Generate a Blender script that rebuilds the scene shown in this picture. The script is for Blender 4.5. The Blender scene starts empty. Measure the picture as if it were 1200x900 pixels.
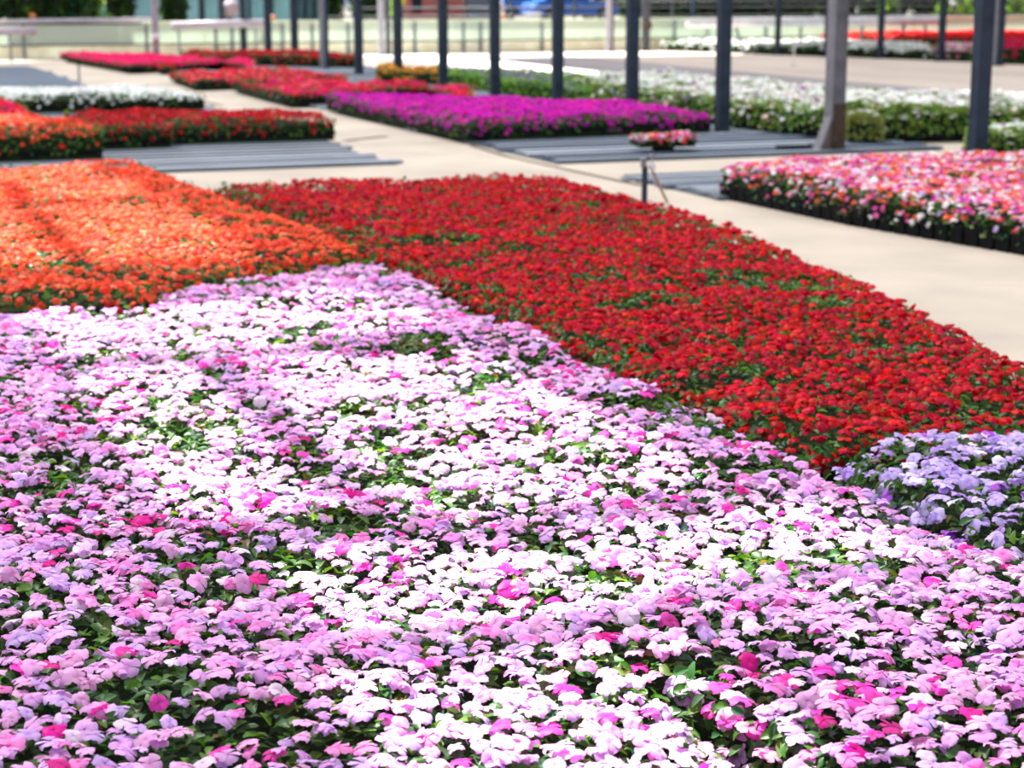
import bpy, math, random
import numpy as np
from mathutils import Vector, Matrix

random.seed(7)
rng = np.random.default_rng(7)
scene = bpy.context.scene
COL = scene.collection

# ------------------------------------------------------------------ camera, world, sun, exposure
F_PX, EYE = 2135.0, 1.6
PITCH = math.atan(467.0 / F_PX)
YAW = math.atan2(836.0, F_PX * math.cos(PITCH) + 467.0 * math.sin(PITCH))
cam_d = bpy.data.cameras.new('camera')
cam = bpy.data.objects.new('camera', cam_d)
COL.objects.link(cam)
cam.location = (0, 0, EYE)
cam.rotation_euler = (math.pi / 2 - PITCH, 0, -YAW)
cam_d.sensor_width = 36.0
cam_d.lens = F_PX / 1200.0 * 36.0
cam_d.clip_start, cam_d.clip_end = 0.1, 400
cam_d.dof.use_dof = True
cam_d.dof.focus_distance = 4.1
cam_d.dof.aperture_fstop = 4.6
scene.camera = cam

world = bpy.data.worlds.new('world')
scene.world = world
world.use_nodes = True
bg = world.node_tree.nodes['Background']
bg.inputs[0].default_value = (0.62, 0.76, 1.0, 1)
bg.inputs[1].default_value = 0.60

SUN_DIR = Vector((-0.22, 0.62, 1.0))          # towards the sun
sun_d = bpy.data.lights.new('sun', 'SUN')
sun_d.energy = 20.0
sun_d.angle = math.radians(1.3)
sun_d.color = (1.0, 0.955, 0.90)
sun = bpy.data.objects.new('sun', sun_d)
COL.objects.link(sun)
sun.rotation_euler = SUN_DIR.to_track_quat('Z', 'Y').to_euler()

vs = scene.view_settings
vs.view_transform = 'Standard'
vs.look = 'None'
vs.gamma = 1.0
vs.use_curve_mapping = False
vs.exposure = 0.0

# ------------------------------------------------------------------ surveying: photo pixel -> world point
_fh = Vector((math.sin(YAW), math.cos(YAW), 0)); _r = Vector((math.cos(YAW), -math.sin(YAW), 0))
_fw = _fh * math.cos(PITCH) + Vector((0, 0, -math.sin(PITCH)))
_up = _fh * math.sin(PITCH) + Vector((0, 0, math.cos(PITCH)))
def ray(px, py): return _r * (px - 600) + _up * (450 - py) + _fw * F_PX
def at(px, py, z=0.0):
    d = ray(px, py); t = (z - EYE) / d.z
    return (d.x * t, d.y * t)
def aty(px, py, Y):
    d = ray(px, py); t = Y / d.y
    return (d.x * t, EYE + d.z * t)
def project(p):
    v = Vector(p) - Vector((0, 0, EYE))
    d = v.dot(_fw)
    return 600 + F_PX * v.dot(_r) / d, 450 - F_PX * v.dot(_up) / d, d

# ------------------------------------------------------------------ materials
def nodes_of(name):
    m = bpy.data.materials.new(name); m.use_nodes = True
    nt = m.node_tree; nt.nodes.clear()
    return m, nt, nt.nodes, nt.links
def N(nt, t, **kw):
    n = nt.nodes.new(t)
    for k, v in kw.items(): setattr(n, k, v)
    return n
def plain(name, col, rough=0.6, metal=0.0, var=0.12, scale=6.0, bump=0.0, col2=None, stretch=None):
    m, nt, ns, ln = nodes_of(name)
    out = N(nt, 'ShaderNodeOutputMaterial'); b = N(nt, 'ShaderNodeBsdfPrincipled')
    b.inputs['Roughness'].default_value = rough; b.inputs['Metallic'].default_value = metal
    tc = N(nt, 'ShaderNodeTexCoord'); mp = N(nt, 'ShaderNodeMapping')
    if stretch: mp.inputs['Scale'].default_value = stretch
    nz = N(nt, 'ShaderNodeTexNoise'); nz.inputs['Scale'].default_value = scale; nz.inputs['Detail'].default_value = 5
    cr = N(nt, 'ShaderNodeValToRGB')
    c2 = col2 or tuple(min(1, c * (1 + var)) for c in col)
    c1 = tuple(c * (1 - var) for c in col)
    cr.color_ramp.elements[0].position = 0.32; cr.color_ramp.elements[1].position = 0.68
    cr.color_ramp.elements[0].color = (*c1, 1); cr.color_ramp.elements[1].color = (*c2, 1)
    ln.new(tc.outputs['Object'], mp.inputs[0]); ln.new(mp.outputs[0], nz.inputs['Vector'])
    ln.new(nz.outputs[0], cr.inputs[0]); ln.new(cr.outputs[0], b.inputs['Base Color'])
    b.inputs['Specular IOR Level'].default_value = .5 if sum(col) > .16 else .12
    if bump:
        bp = N(nt, 'ShaderNodeBump'); bp.inputs['Strength'].default_value = bump; bp.inputs['Distance'].default_value = 0.01
        ln.new(nz.outputs[0], bp.inputs['Height']); ln.new(bp.outputs[0], b.inputs['Normal'])
    ln.new(b.outputs[0], out.inputs[0])
    return m

def petal_material():
    """colour from the per-flower attribute 'tint'; throat and veins from the radial attribute 'rad'"""
    m, nt, ns, ln = nodes_of('petal')
    out = N(nt, 'ShaderNodeOutputMaterial')
    at_ = N(nt, 'ShaderNodeAttribute', attribute_type='INSTANCER', attribute_name='tint')
    ra = N(nt, 'ShaderNodeAttribute', attribute_type='GEOMETRY', attribute_name='rad')
    cr = N(nt, 'ShaderNodeMapRange'); cr.inputs[1].default_value = 0.0; cr.inputs[2].default_value = 0.45
    cr.inputs[3].default_value = 0.62; cr.inputs[4].default_value = 0.0
    gm = N(nt, 'ShaderNodeGamma'); gm.inputs[1].default_value = 2.2
    mx = N(nt, 'ShaderNodeMixRGB')
    ln.new(ra.outputs['Fac'], cr.inputs[0]); ln.new(cr.outputs[0], mx.inputs[0])
    ln.new(at_.outputs['Color'], mx.inputs[1]); ln.new(at_.outputs['Color'], gm.inputs[0]); ln.new(gm.outputs[0], mx.inputs[2])
    d = N(nt, 'ShaderNodeBsdfDiffuse'); t = N(nt, 'ShaderNodeBsdfTranslucent'); g = N(nt, 'ShaderNodeBsdfGlossy')
    g.inputs['Roughness'].default_value = 0.45
    a = N(nt, 'ShaderNodeMixShader'); a.inputs[0].default_value = 0.30
    b = N(nt, 'ShaderNodeMixShader'); b.inputs[0].default_value = 0.012
    pt = N(nt, 'ShaderNodeAttribute', attribute_type='GEOMETRY', attribute_name='petal_tone')
    hv = N(nt, 'ShaderNodeHueSaturation'); ln.new(pt.outputs['Fac'], hv.inputs['Value']); ln.new(mx.outputs[0], hv.inputs['Color'])
    ln.new(hv.outputs[0], d.inputs[0]); ln.new(hv.outputs[0], t.inputs[0])
    ln.new(d.outputs[0], a.inputs[1]); ln.new(t.outputs[0], a.inputs[2])
    ln.new(a.outputs[0], b.inputs[1]); ln.new(g.outputs[0], b.inputs[2]); ln.new(b.outputs[0], out.inputs[0])
    return m
def leaf_material():
    m, nt, ns, ln = nodes_of('leaf')
    out = N(nt, 'ShaderNodeOutputMaterial')
    at_ = N(nt, 'ShaderNodeAttribute', attribute_type='INSTANCER', attribute_name='tint')
    d = N(nt, 'ShaderNodeBsdfPrincipled'); d.inputs['Roughness'].default_value = 0.42; d.inputs['Specular IOR Level'].default_value = .3
    br = N(nt, 'ShaderNodeMixRGB', blend_type='MULTIPLY'); br.inputs[0].default_value = 1; br.inputs[2].default_value = (1.9, 1.9, 0.6, 1)
    t = N(nt, 'ShaderNodeBsdfTranslucent'); a = N(nt, 'ShaderNodeMixShader'); a.inputs[0].default_value = 0.35
    ln.new(at_.outputs['Color'], d.inputs['Base Color']); ln.new(at_.outputs['Color'], br.inputs[1]); ln.new(br.outputs[0], t.inputs[0])
    ln.new(d.outputs[0], a.inputs[1]); ln.new(t.outputs[0], a.inputs[2]); ln.new(a.outputs[0], out.inputs[0])
    return m
def cloth_material(name, clear):
    m, nt, ns, ln = nodes_of(name)
    out = N(nt, 'ShaderNodeOutputMaterial'); d = N(nt, 'ShaderNodeBsdfDiffuse'); d.inputs[0].default_value = (0.5, 0.5, 0.5, 1)
    tl = N(nt, 'ShaderNodeBsdfTranslucent'); tl.inputs[0].default_value = (0.45, 0.46, 0.48, 1)
    t = N(nt, 'ShaderNodeBsdfTransparent'); k = N(nt, 'ShaderNodeMixShader'); k.inputs[0].default_value = 0.6
    a = N(nt, 'ShaderNodeMixShader'); a.inputs[0].default_value = clear
    ln.new(d.outputs[0], k.inputs[1]); ln.new(tl.outputs[0], k.inputs[2]); ln.new(k.outputs[0], a.inputs[1])
    ln.new(t.outputs[0], a.inputs[2]); ln.new(a.outputs[0], out.inputs[0])
    return m

M_PETAL, M_LEAF = petal_material(), leaf_material()
M_CLOTH = cloth_material('shade_cloth', 0.165)
M_THIN = cloth_material('added_cloth', 0.29)
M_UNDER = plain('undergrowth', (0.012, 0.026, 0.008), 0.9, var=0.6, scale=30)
M_CONC = plain('concrete', (0.40, 0.35, 0.295), 0.85, var=0.16, scale=.9, bump=0.15)
M_PALE = plain('pale_concrete', (0.78, 0.74, 0.68), 0.85, var=0.08, scale=0.7)
M_ASPH = plain('shaded_asphalt', (0.36, 0.33, 0.34), 0.9, var=0.18, scale=0.6, stretch=(1, 0.25, 1))
M_SAND = plain('sandy_concrete', (0.70, 0.60, 0.52), 0.9, var=0.14, scale=0.5, stretch=(1, 0.3, 1))
M_SLAT = plain('grey_slat', (0.13, 0.16, 0.20), 0.55, var=0.3, scale=3, stretch=(0.4, 3, 1), bump=0.2)
M_SLATB = plain('blue_slat', (0.055, 0.085, 0.14), 0.7, var=0.2, scale=2, stretch=(0.4, 3, 1))
M_DULL = plain('dulled_white_paint', (.30, .29, .335), .55, var=.2, scale=5)
M_BRACE = plain('pale_lit_strip', (.16, .16, .185), .55, var=.2, scale=5)
M_MAT = plain('ground_mat', (.05, .06, .08), .9)
M_POST = plain('painted_post', (0.028, 0.041, 0.062), 0.6, 0.0, var=0.25, scale=5)
M_STEEL = plain('galvanised_steel', (0.20, 0.21, 0.25), 0.45, 0.3, var=0.2, scale=8)
M_RUST = plain('rusty_foot', (0.065, 0.048, 0.036), 0.8, 0.1, var=0.3, scale=14)
M_WHITE = plain('white_paint', (0.62, 0.61, 0.68), 0.5, var=0.08, scale=4)
M_BLACK = plain('black_plastic', (0.007, 0.008, 0.010), 0.85, var=0.3, scale=20)
M_SKIRT = plain('greenish_white_sheet', (0.60, 0.68, 0.52), 0.6, var=0.10, scale=0.9, stretch=(1, 1, 0.3))
def sheet_material():
    m, nt, ns, ln = nodes_of('translucent_sheet')
    out = N(nt, 'ShaderNodeOutputMaterial'); tc = N(nt, 'ShaderNodeTexCoord'); nz = N(nt, 'ShaderNodeTexNoise'); nz.inputs['Scale'].default_value = .7
    cr = N(nt, 'ShaderNodeValToRGB'); cr.color_ramp.elements[0].color = (.56, .64, .56, 1); cr.color_ramp.elements[1].color = (.72, .79, .70, 1)
    d = N(nt, 'ShaderNodeBsdfDiffuse'); t = N(nt, 'ShaderNodeBsdfTranslucent'); a = N(nt, 'ShaderNodeMixShader'); a.inputs[0].default_value = .5
    ln.new(tc.outputs['Object'], nz.inputs['Vector']); ln.new(nz.outputs[0], cr.inputs[0]); ln.new(cr.outputs[0], d.inputs[0]); ln.new(cr.outputs[0], t.inputs[0])
    ln.new(d.outputs[0], a.inputs[1]); ln.new(t.outputs[0], a.inputs[2]); ln.new(a.outputs[0], out.inputs[0]); return m
M_SHEET = sheet_material()
M_CURB = plain('yellowed_curb', (0.95, 0.86, 0.60), 0.85, var=0.25, scale=2.2)
M_DRAIL = plain('dark_rail', (0.05, 0.055, 0.07), 0.5, 0.2)
M_LRAIL = plain('mauve_rail', (0.42, 0.38, 0.44), 0.5)
M_TEAL = plain('teal_glazing', (0.34, 0.66, 0.68), 0.25, var=0.25, scale=1.2)
M_TEALD = plain('dark_teal_wall', (0.03, 0.07, 0.09), 0.5, var=0.5, scale=0.8)
M_BRICK = plain('red_brick', (0.62, 0.17, 0.15), 0.85, var=0.25, scale=5, stretch=(1, 1, 4))
M_MORTAR = plain('mortar', (0.42, 0.36, 0.33), 0.9)
M_BLUE = plain('blue_car_paint', (0.02, 0.14, 0.55), 0.25, var=0.1)
M_GLASS = plain('dark_glass', (0.02, 0.03, 0.05), 0.08)
M_RUBBER = plain('tyre', (0.01, 0.01, 0.011), 0.8)
M_LIME = plain('lime_sign', (0.32, 0.62, 0.04), 0.5)
M_BSIGN = plain('blue_sign', (0.02, 0.10, 0.5), 0.5)
M_COPPER = plain('weathered_wood_brace', (0.30, 0.19, 0.13), 0.6, var=0.2, scale=20)
M_PINKISH = plain('greyish_pink', (0.40, 0.30, 0.34), 0.7)
M_ORANGE = plain('orange_plastic', (0.6, 0.22, 0.07), 0.6)
M_BARK = plain('bark', (0.06, 0.045, 0.035), 0.9, var=0.3, scale=12)
M_SOIL = plain('dark_soil', (0.05, 0.035, 0.025), 0.95, var=0.4, scale=10)
M_EARTH = plain('distant_ground', (0.16, 0.15, 0.13), 0.95, var=0.2, scale=0.5)

# ------------------------------------------------------------------ mesh helpers
class MB:
    def __init__(s): s.v, s.f = [], []
    def box(s, x0, x1, y0, y1, z0, z1, taper=0.0):
        b = len(s.v); t = taper
        s.v += [(x0 + t, y0 + t, z0), (x1 - t, y0 + t, z0), (x1 - t, y1 - t, z0), (x0 + t, y1 - t, z0), (x0, y0, z1), (x1, y0, z1), (x1, y1, z1), (x0, y1, z1)]
        s.f += [tuple(b + i for i in q) for q in ((0, 3, 2, 1), (4, 5, 6, 7), (0, 1, 5, 4), (1, 2, 6, 5), (2, 3, 7, 6), (3, 0, 4, 7))]
        return s
    def tube(s, p, q, r, n=10, r2=None):
        p, q = Vector(p), Vector(q); d = (q - p).normalized(); r2 = r if r2 is None else r2
        u = d.orthogonal().normalized(); w = d.cross(u); b = len(s.v)
        for c, rr in ((p, r), (q, r2)):
            for i in range(n):
                a = 2 * math.pi * i / n; s.v.append(tuple(c + (u * math.cos(a) + w * math.sin(a)) * rr))
        for i in range(n):
            j = (i + 1) % n; s.f.append((b + i, b + j, b + n + j, b + n + i))
        s.f.append(tuple(b + i for i in range(n))[::-1]); s.f.append(tuple(b + n + i for i in range(n)))
        return s
    def ball(s, c, r, nu=10, nv=7, sz=1.0, jag=0.0):
        b = len(s.v)
        for j in range(1, nv):
            th = math.pi * j / nv
            for i in range(nu):
                ph = 2 * math.pi * i / nu; rr = r * (1 + jag * (random.random() - .5))
                s.v.append((c[0] + rr * math.sin(th) * math.cos(ph), c[1] + rr * math.sin(th) * math.sin(ph), c[2] + rr * math.cos(th) * sz))
        s.v += [(c[0], c[1], c[2] + r * sz), (c[0], c[1], c[2] - r * sz)]
        T, B = len(s.v) - 2, len(s.v) - 1
        for i in range(nu):
            k = (i + 1) % nu
            s.f.append((T, b + i, b + k)); s.f.append((B, b + (nv - 2) * nu + k, b + (nv - 2) * nu + i))
            for j in range(nv - 2): s.f.append((b + j * nu + i, b + (j + 1) * nu + i, b + (j + 1) * nu + k, b + j * nu + k))
        return s
    def prism(s, poly, z0, z1):
        b = len(s.v); n = len(poly)
        s.v += [(x, y, z0) for x, y in poly] + [(x, y, z1) for x, y in poly]
        s.f.append(tuple(b + i for i in range(n))[::-1]); s.f.append(tuple(b + n + i for i in range(n)))
        for i in range(n):
            j = (i + 1) % n; s.f.append((b + i, b + j, b + n + j, b + n + i))
        return s
    def prism_xz(s, poly, y0, y1):
        b = len(s.v); n = len(poly)
        s.v += [(x, y0, z) for x, z in poly] + [(x, y1, z) for x, z in poly]
        s.f.append(tuple(b + i for i in range(n))); s.f.append(tuple(b + n + i for i in range(n))[::-1])
        for i in range(n):
            j = (i + 1) % n; s.f.append((b + i, b + n + i, b + n + j, b + j))
        return s
    def mesh(s, name, mat, smooth=False):
        me = bpy.data.meshes.new(name); me.from_pydata(s.v, [], s.f); me.materials.append(mat)
        if smooth: me.shade_smooth()
        me.update(); return me
    def build(s, name, mat, parent=None, loc=(0, 0, 0), smooth=False):
        return link(name, s.mesh(name, mat, smooth), parent, loc)
def link(name, data, parent=None, loc=(0, 0, 0), rot=(0, 0, 0), sc=None):
    o = bpy.data.objects.new(name, data); o.location = loc; o.rotation_euler = rot
    if sc is not None: o.scale = (sc, sc, sc)
    if parent: o.parent = parent
    COL.objects.link(o); return o
def tag(o, label=None, cat=None, group=None, kind=None):
    if label: o['label'] = label
    if cat: o['category'] = cat
    if group: o['group'] = group
    if kind: o['kind'] = kind
    return o
def thing(name, label, cat, loc=(0, 0, 0), group=None): return tag(link(name, None, None, loc), label, cat, group)
def struct(o, label=None): return tag(o, label, None, None, 'structure')

# ------------------------------------------------------------------ flowers and leaves (prototype meshes, unit radius)
def flower_mesh(seed, curl=0.3, cup=0.0, rows=5, cols=3, name='flower'):
    r = random.Random(seed); V, Fc, R, SH = [], [], [], []
    for k in range(5):
        a0 = 2 * math.pi * k / 5 + r.uniform(-.12, .12); L = 1.0 + r.uniform(-.16, .16); W = 0.60 + r.uniform(-.06, .08)
        droop = curl * r.uniform(.5, 1.6); roll = r.uniform(-.45, .45); sh = r.uniform(.80, 1.12); b = len(V)
        for i in range(rows):
            u = (.05, .42, .74, .92, 1.0)[i]; wid = W * (.12, .60, .98, .66, .16)[i]
            for j in range(cols):
                v = -1 + 2 * j / (cols - 1)
                rr = L * (u - (.045 if (i >= rows - 2 and abs(v) < .1) else 0))
                x, y = rr, wid * v * .95
                z = cup * u * u + 0.16 * math.sin(u * 2.2) - droop * u * u - 0.10 * abs(v) * u + roll * v * u * .5 + r.uniform(-.04, .04) * u + 0.02 * k
                V.append((x * math.cos(a0) - y * math.sin(a0), x * math.sin(a0) + y * math.cos(a0), z)); R.append(u); SH.append(sh * (.94 + .1 * u))
        for i in range(rows - 1):
            for j in range(cols - 1):
                q = b + i * cols + j; Fc.append((q, q + cols, q + cols + 1, q + 1))
    me = bpy.data.meshes.new(name); me.from_pydata(V, [], Fc); me.materials.append(M_PETAL)
    at_ = me.attributes.new('rad', 'FLOAT', 'POINT'); at_.data.foreach_set('value', R)
    at2 = me.attributes.new('petal_tone', 'FLOAT', 'POINT'); at2.data.foreach_set('value', SH)
    me.shade_smooth(); me.update(); return me
def leaf_mesh(seed):
    r = random.Random(seed); V, Fc = [], []; rows, cols = 4, 3
    for i in range(rows):
        u = i / (rows - 1); w = 0.30 * math.sin(math.pi * (u * .86 + .07)) + .02
        for j in range(cols):
            v = j - 1
            V.append((u - .1, v * w * (1 + r.uniform(-.1, .1)), .16 * abs(v) * w * 3 - .35 * u * u + .12 * u))
    for i in range(rows - 1):
        for j in range(cols - 1):
            q = i * cols + j; Fc.append((q, q + cols, q + cols + 1, q + 1))
    me = bpy.data.meshes.new('leaf'); me.from_pydata(V, [], Fc); me.materials.append(M_LEAF); me.shade_smooth(); me.update(); return me
FLAT = [flower_mesh(s, 0.28) for s in range(5)]
ROUND = [flower_mesh(20 + s, 0.55) for s in range(4)]
FUNNEL = [flower_mesh(40 + s, 0.1, 0.25) for s in range(4)]
LEAVES = [leaf_mesh(s) for s in range(4)]
def proto_collection(name, meshes):
    c = bpy.data.collections.new(name)
    for i, me in enumerate(meshes): c.objects.link(bpy.data.objects.new('%s_%02d' % (name, i), me))
    return c
PROTO = {'flat': proto_collection('flat_bloom', FLAT), 'round': proto_collection('round_bloom', ROUND),
         'funnel': proto_collection('funnel_bloom', FUNNEL), 'leaf': proto_collection('leaf_blade', LEAVES)}
MESHES = {'flat': FLAT, 'round': ROUND, 'funnel': FUNNEL, 'leaf': LEAVES}

_groups = {}
def scatter_group(kind):
    if kind in _groups: return _groups[kind]
    g = bpy.data.node_groups.new('scatter_' + kind, 'GeometryNodeTree'); _groups[kind] = g
    g.interface.new_socket('Geometry', in_out='INPUT', socket_type='NodeSocketGeometry')
    g.interface.new_socket('Geometry', in_out='OUTPUT', socket_type='NodeSocketGeometry')
    gi = g.nodes.new('NodeGroupInput'); go = g.nodes.new('NodeGroupOutput')
    ci = g.nodes.new('GeometryNodeCollectionInfo'); ci.inputs['Collection'].default_value = PROTO[kind]
    ci.inputs['Separate Children'].default_value = True; ci.inputs['Reset Children'].default_value = True
    ip = g.nodes.new('GeometryNodeInstanceOnPoints'); ip.inputs['Pick Instance'].default_value = True
    def na(t, n):
        a = g.nodes.new('GeometryNodeInputNamedAttribute'); a.data_type = t; a.inputs[0].default_value = n
        return [s for s in a.outputs if s.enabled and s.name == 'Attribute'][0]
    L = g.links
    L.new(gi.outputs[0], ip.inputs['Points']); L.new(ci.outputs[0], ip.inputs['Instance'])
    L.new(na('INT', 'pick'), ip.inputs['Instance Index'])
    e2r = g.nodes.new('FunctionNodeEulerToRotation'); L.new(na('FLOAT_VECTOR', 'turn'), e2r.inputs[0]); L.new(e2r.outputs[0], ip.inputs['Rotation'])
    L.new(na('FLOAT', 'size'), ip.inputs['Scale']); L.new(ip.outputs[0], go.inputs[0])
    return g
def scatter(name, kind, P, R, S, C, parent):
    """one object of kind stuff: an instance of the prototype on every point"""
    n = len(P)
    me = bpy.data.meshes.new(name); me.vertices.add(n); me.vertices.foreach_set('co', np.ascontiguousarray(P, dtype=np.float32).ravel())
    a = me.attributes.new('turn', 'FLOAT_VECTOR', 'POINT'); a.data.foreach_set('vector', np.ascontiguousarray(R, dtype=np.float32).ravel())
    a = me.attributes.new('size', 'FLOAT', 'POINT'); a.data.foreach_set('value', np.asarray(S, dtype=np.float32))
    a = me.attributes.new('pick', 'INT', 'POINT'); a.data.foreach_set('value', rng.integers(0, len(MESHES[kind]), n).astype(np.int32))
    a = me.attributes.new('tint', 'FLOAT_COLOR', 'POINT'); a.data.foreach_set('color', np.c_[C, np.ones(n)].astype(np.float32).ravel())
    me.update()
    o = link(name, me, parent); md = o.modifiers.new('scatter', 'NODES'); md.node_group = scatter_group(kind)
    o['kind'] = 'stuff'
    return o

# ------------------------------------------------------------------ noise and polygon tools
def vnoise(x, y, s, seed=0):
    x = np.asarray(x) / s + 100 + seed * 7.3; y = np.asarray(y) / s + 100 + seed * 3.1
    xi, yi = np.floor(x).astype(int), np.floor(y).astype(int); fx, fy = x - xi, y - yi
    fx = fx * fx * (3 - 2 * fx); fy = fy * fy * (3 - 2 * fy)
    def h(a, b):
        n = (a * 374761393 + b * 668265263 + seed * 1274126177) & 0x7fffffff
        n = ((n ^ (n >> 13)) * 1103515245) & 0x7fffffff
        return ((n ^ (n >> 16)) & 0xffff) / 65535.0
    return (h(xi, yi) * (1 - fx) + h(xi + 1, yi) * fx) * (1 - fy) + (h(xi, yi + 1) * (1 - fx) + h(xi + 1, yi + 1) * fx) * fy
def inside(x, y, poly):
    r = np.zeros(len(x), bool); n = len(poly); j = n - 1
    for i in range(n):
        (xi, yi), (xj, yj) = poly[i], poly[j]
        c = ((yi > y) != (yj > y)) & (x < (xj - xi) * (y - yi) / (yj - yi + 1e-12) + xi); r ^= c; j = i
    return r
def edge_dist(x, y, poly):
    d = np.full(len(x), 9e9); n = len(poly)
    for i in range(n):
        a = np.array(poly[i]); b = np.array(poly[(i + 1) % n]); ab = b - a
        t = np.clip(((x - a[0]) * ab[0] + (y - a[1]) * ab[1]) / (ab @ ab), 0, 1)
        d = np.minimum(d, np.hypot(x - a[0] - t * ab[0], y - a[1] - t * ab[1]))
    return d
def ccw(poly):
    a = sum(poly[i][0] * poly[(i + 1) % len(poly)][1] - poly[(i + 1) % len(poly)][0] * poly[i][1] for i in range(len(poly)))
    return poly if a > 0 else poly[::-1]
def canopy(x, y, poly, h, z0, rnd, bumps):
    d = edge_dist(x, y, poly)
    k = np.clip(d / rnd, 0, 1); prof = np.sqrt(np.clip(1 - (1 - k) ** 2, 0, 1))
    z = z0 + (h - z0) * (0.55 + 0.45 * prof)
    return z + bumps * (vnoise(x, y, 0.23, 3) - .5) * 1.6 + bumps * (vnoise(x, y, 0.9, 5) - .5) * 1.6
def pick_colors(x, y, palette, patch):
    """palette: list of (weight, rgb); neighbouring flowers of one plant share a colour"""
    n = len(x); w = np.array([p[0] for p in palette], float); w /= w.sum(); cs = np.array([p[1] for p in palette])
    cell = ((np.floor(x / patch + 3.7 * vnoise(x, y, .4, 9)).astype(int) * 92821) ^ (np.floor(y / patch + 2.9 * vnoise(x, y, .4, 11)).astype(int) * 68917)) & 0xffff
    u1 = ((cell * 40503) & 0xffff) / 65535.0; u2 = rng.random(n)
    u = np.where(rng.random(n) < .2, u1, u2); idx = np.searchsorted(np.cumsum(w), np.clip(u, 0, .9999))
    c = cs[idx] * (1 + rng.normal(0, .10, (n, 1))) + rng.normal(0, .012, (n, 3))
    return np.clip(c, 0.002, 1.0)

GREENS = [(5, (.035, .105, .022)), (4, (.055, .15, .03)), (2, (.11, .22, .035)), (1, (.03, .085, .04)), (.5, (.16, .10, .04))]
EYEV = np.array([0, 0, EYE])
def up_turn(n, tilt, toward=None):
    """random rotation: mostly facing up, tipped by about tilt"""
    r = np.zeros((n, 3)); a = rng.uniform(0, 2 * math.pi, n); t = np.abs(rng.normal(0, tilt, n))
    r[:, 0] = t * np.cos(a); r[:, 1] = t * np.sin(a); r[:, 2] = rng.uniform(0, 6.28, n)
    return r
def side_turn(nx, ny, n, lean):
    """facing outward from an edge with normal (nx, ny): the euler that takes +Z to the outward-and-up direction"""
    out = np.zeros((n, 3))
    for i in range(n):
        a = lean + random.uniform(-.35, .35)
        d = Vector((nx * math.sin(a) + random.uniform(-.3, .3), ny * math.sin(a) + random.uniform(-.3, .3), math.cos(a)))
        out[i] = (d.to_track_quat('Z', 'Y') @ Matrix.Rotation(random.uniform(0, 6.28), 3, 'Z').to_quaternion()).to_euler()
    return out
def in_view(P, m=30):
    v = P - EYEV
    d = v @ np.array(_fw); px = 600 + F_PX * (v @ np.array(_r)) / d; py = 450 - F_PX * (v @ np.array(_up)) / d
    return (px > -m) & (px < 1200 + m) & (py > -m) & (py < 900 + m)

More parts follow.
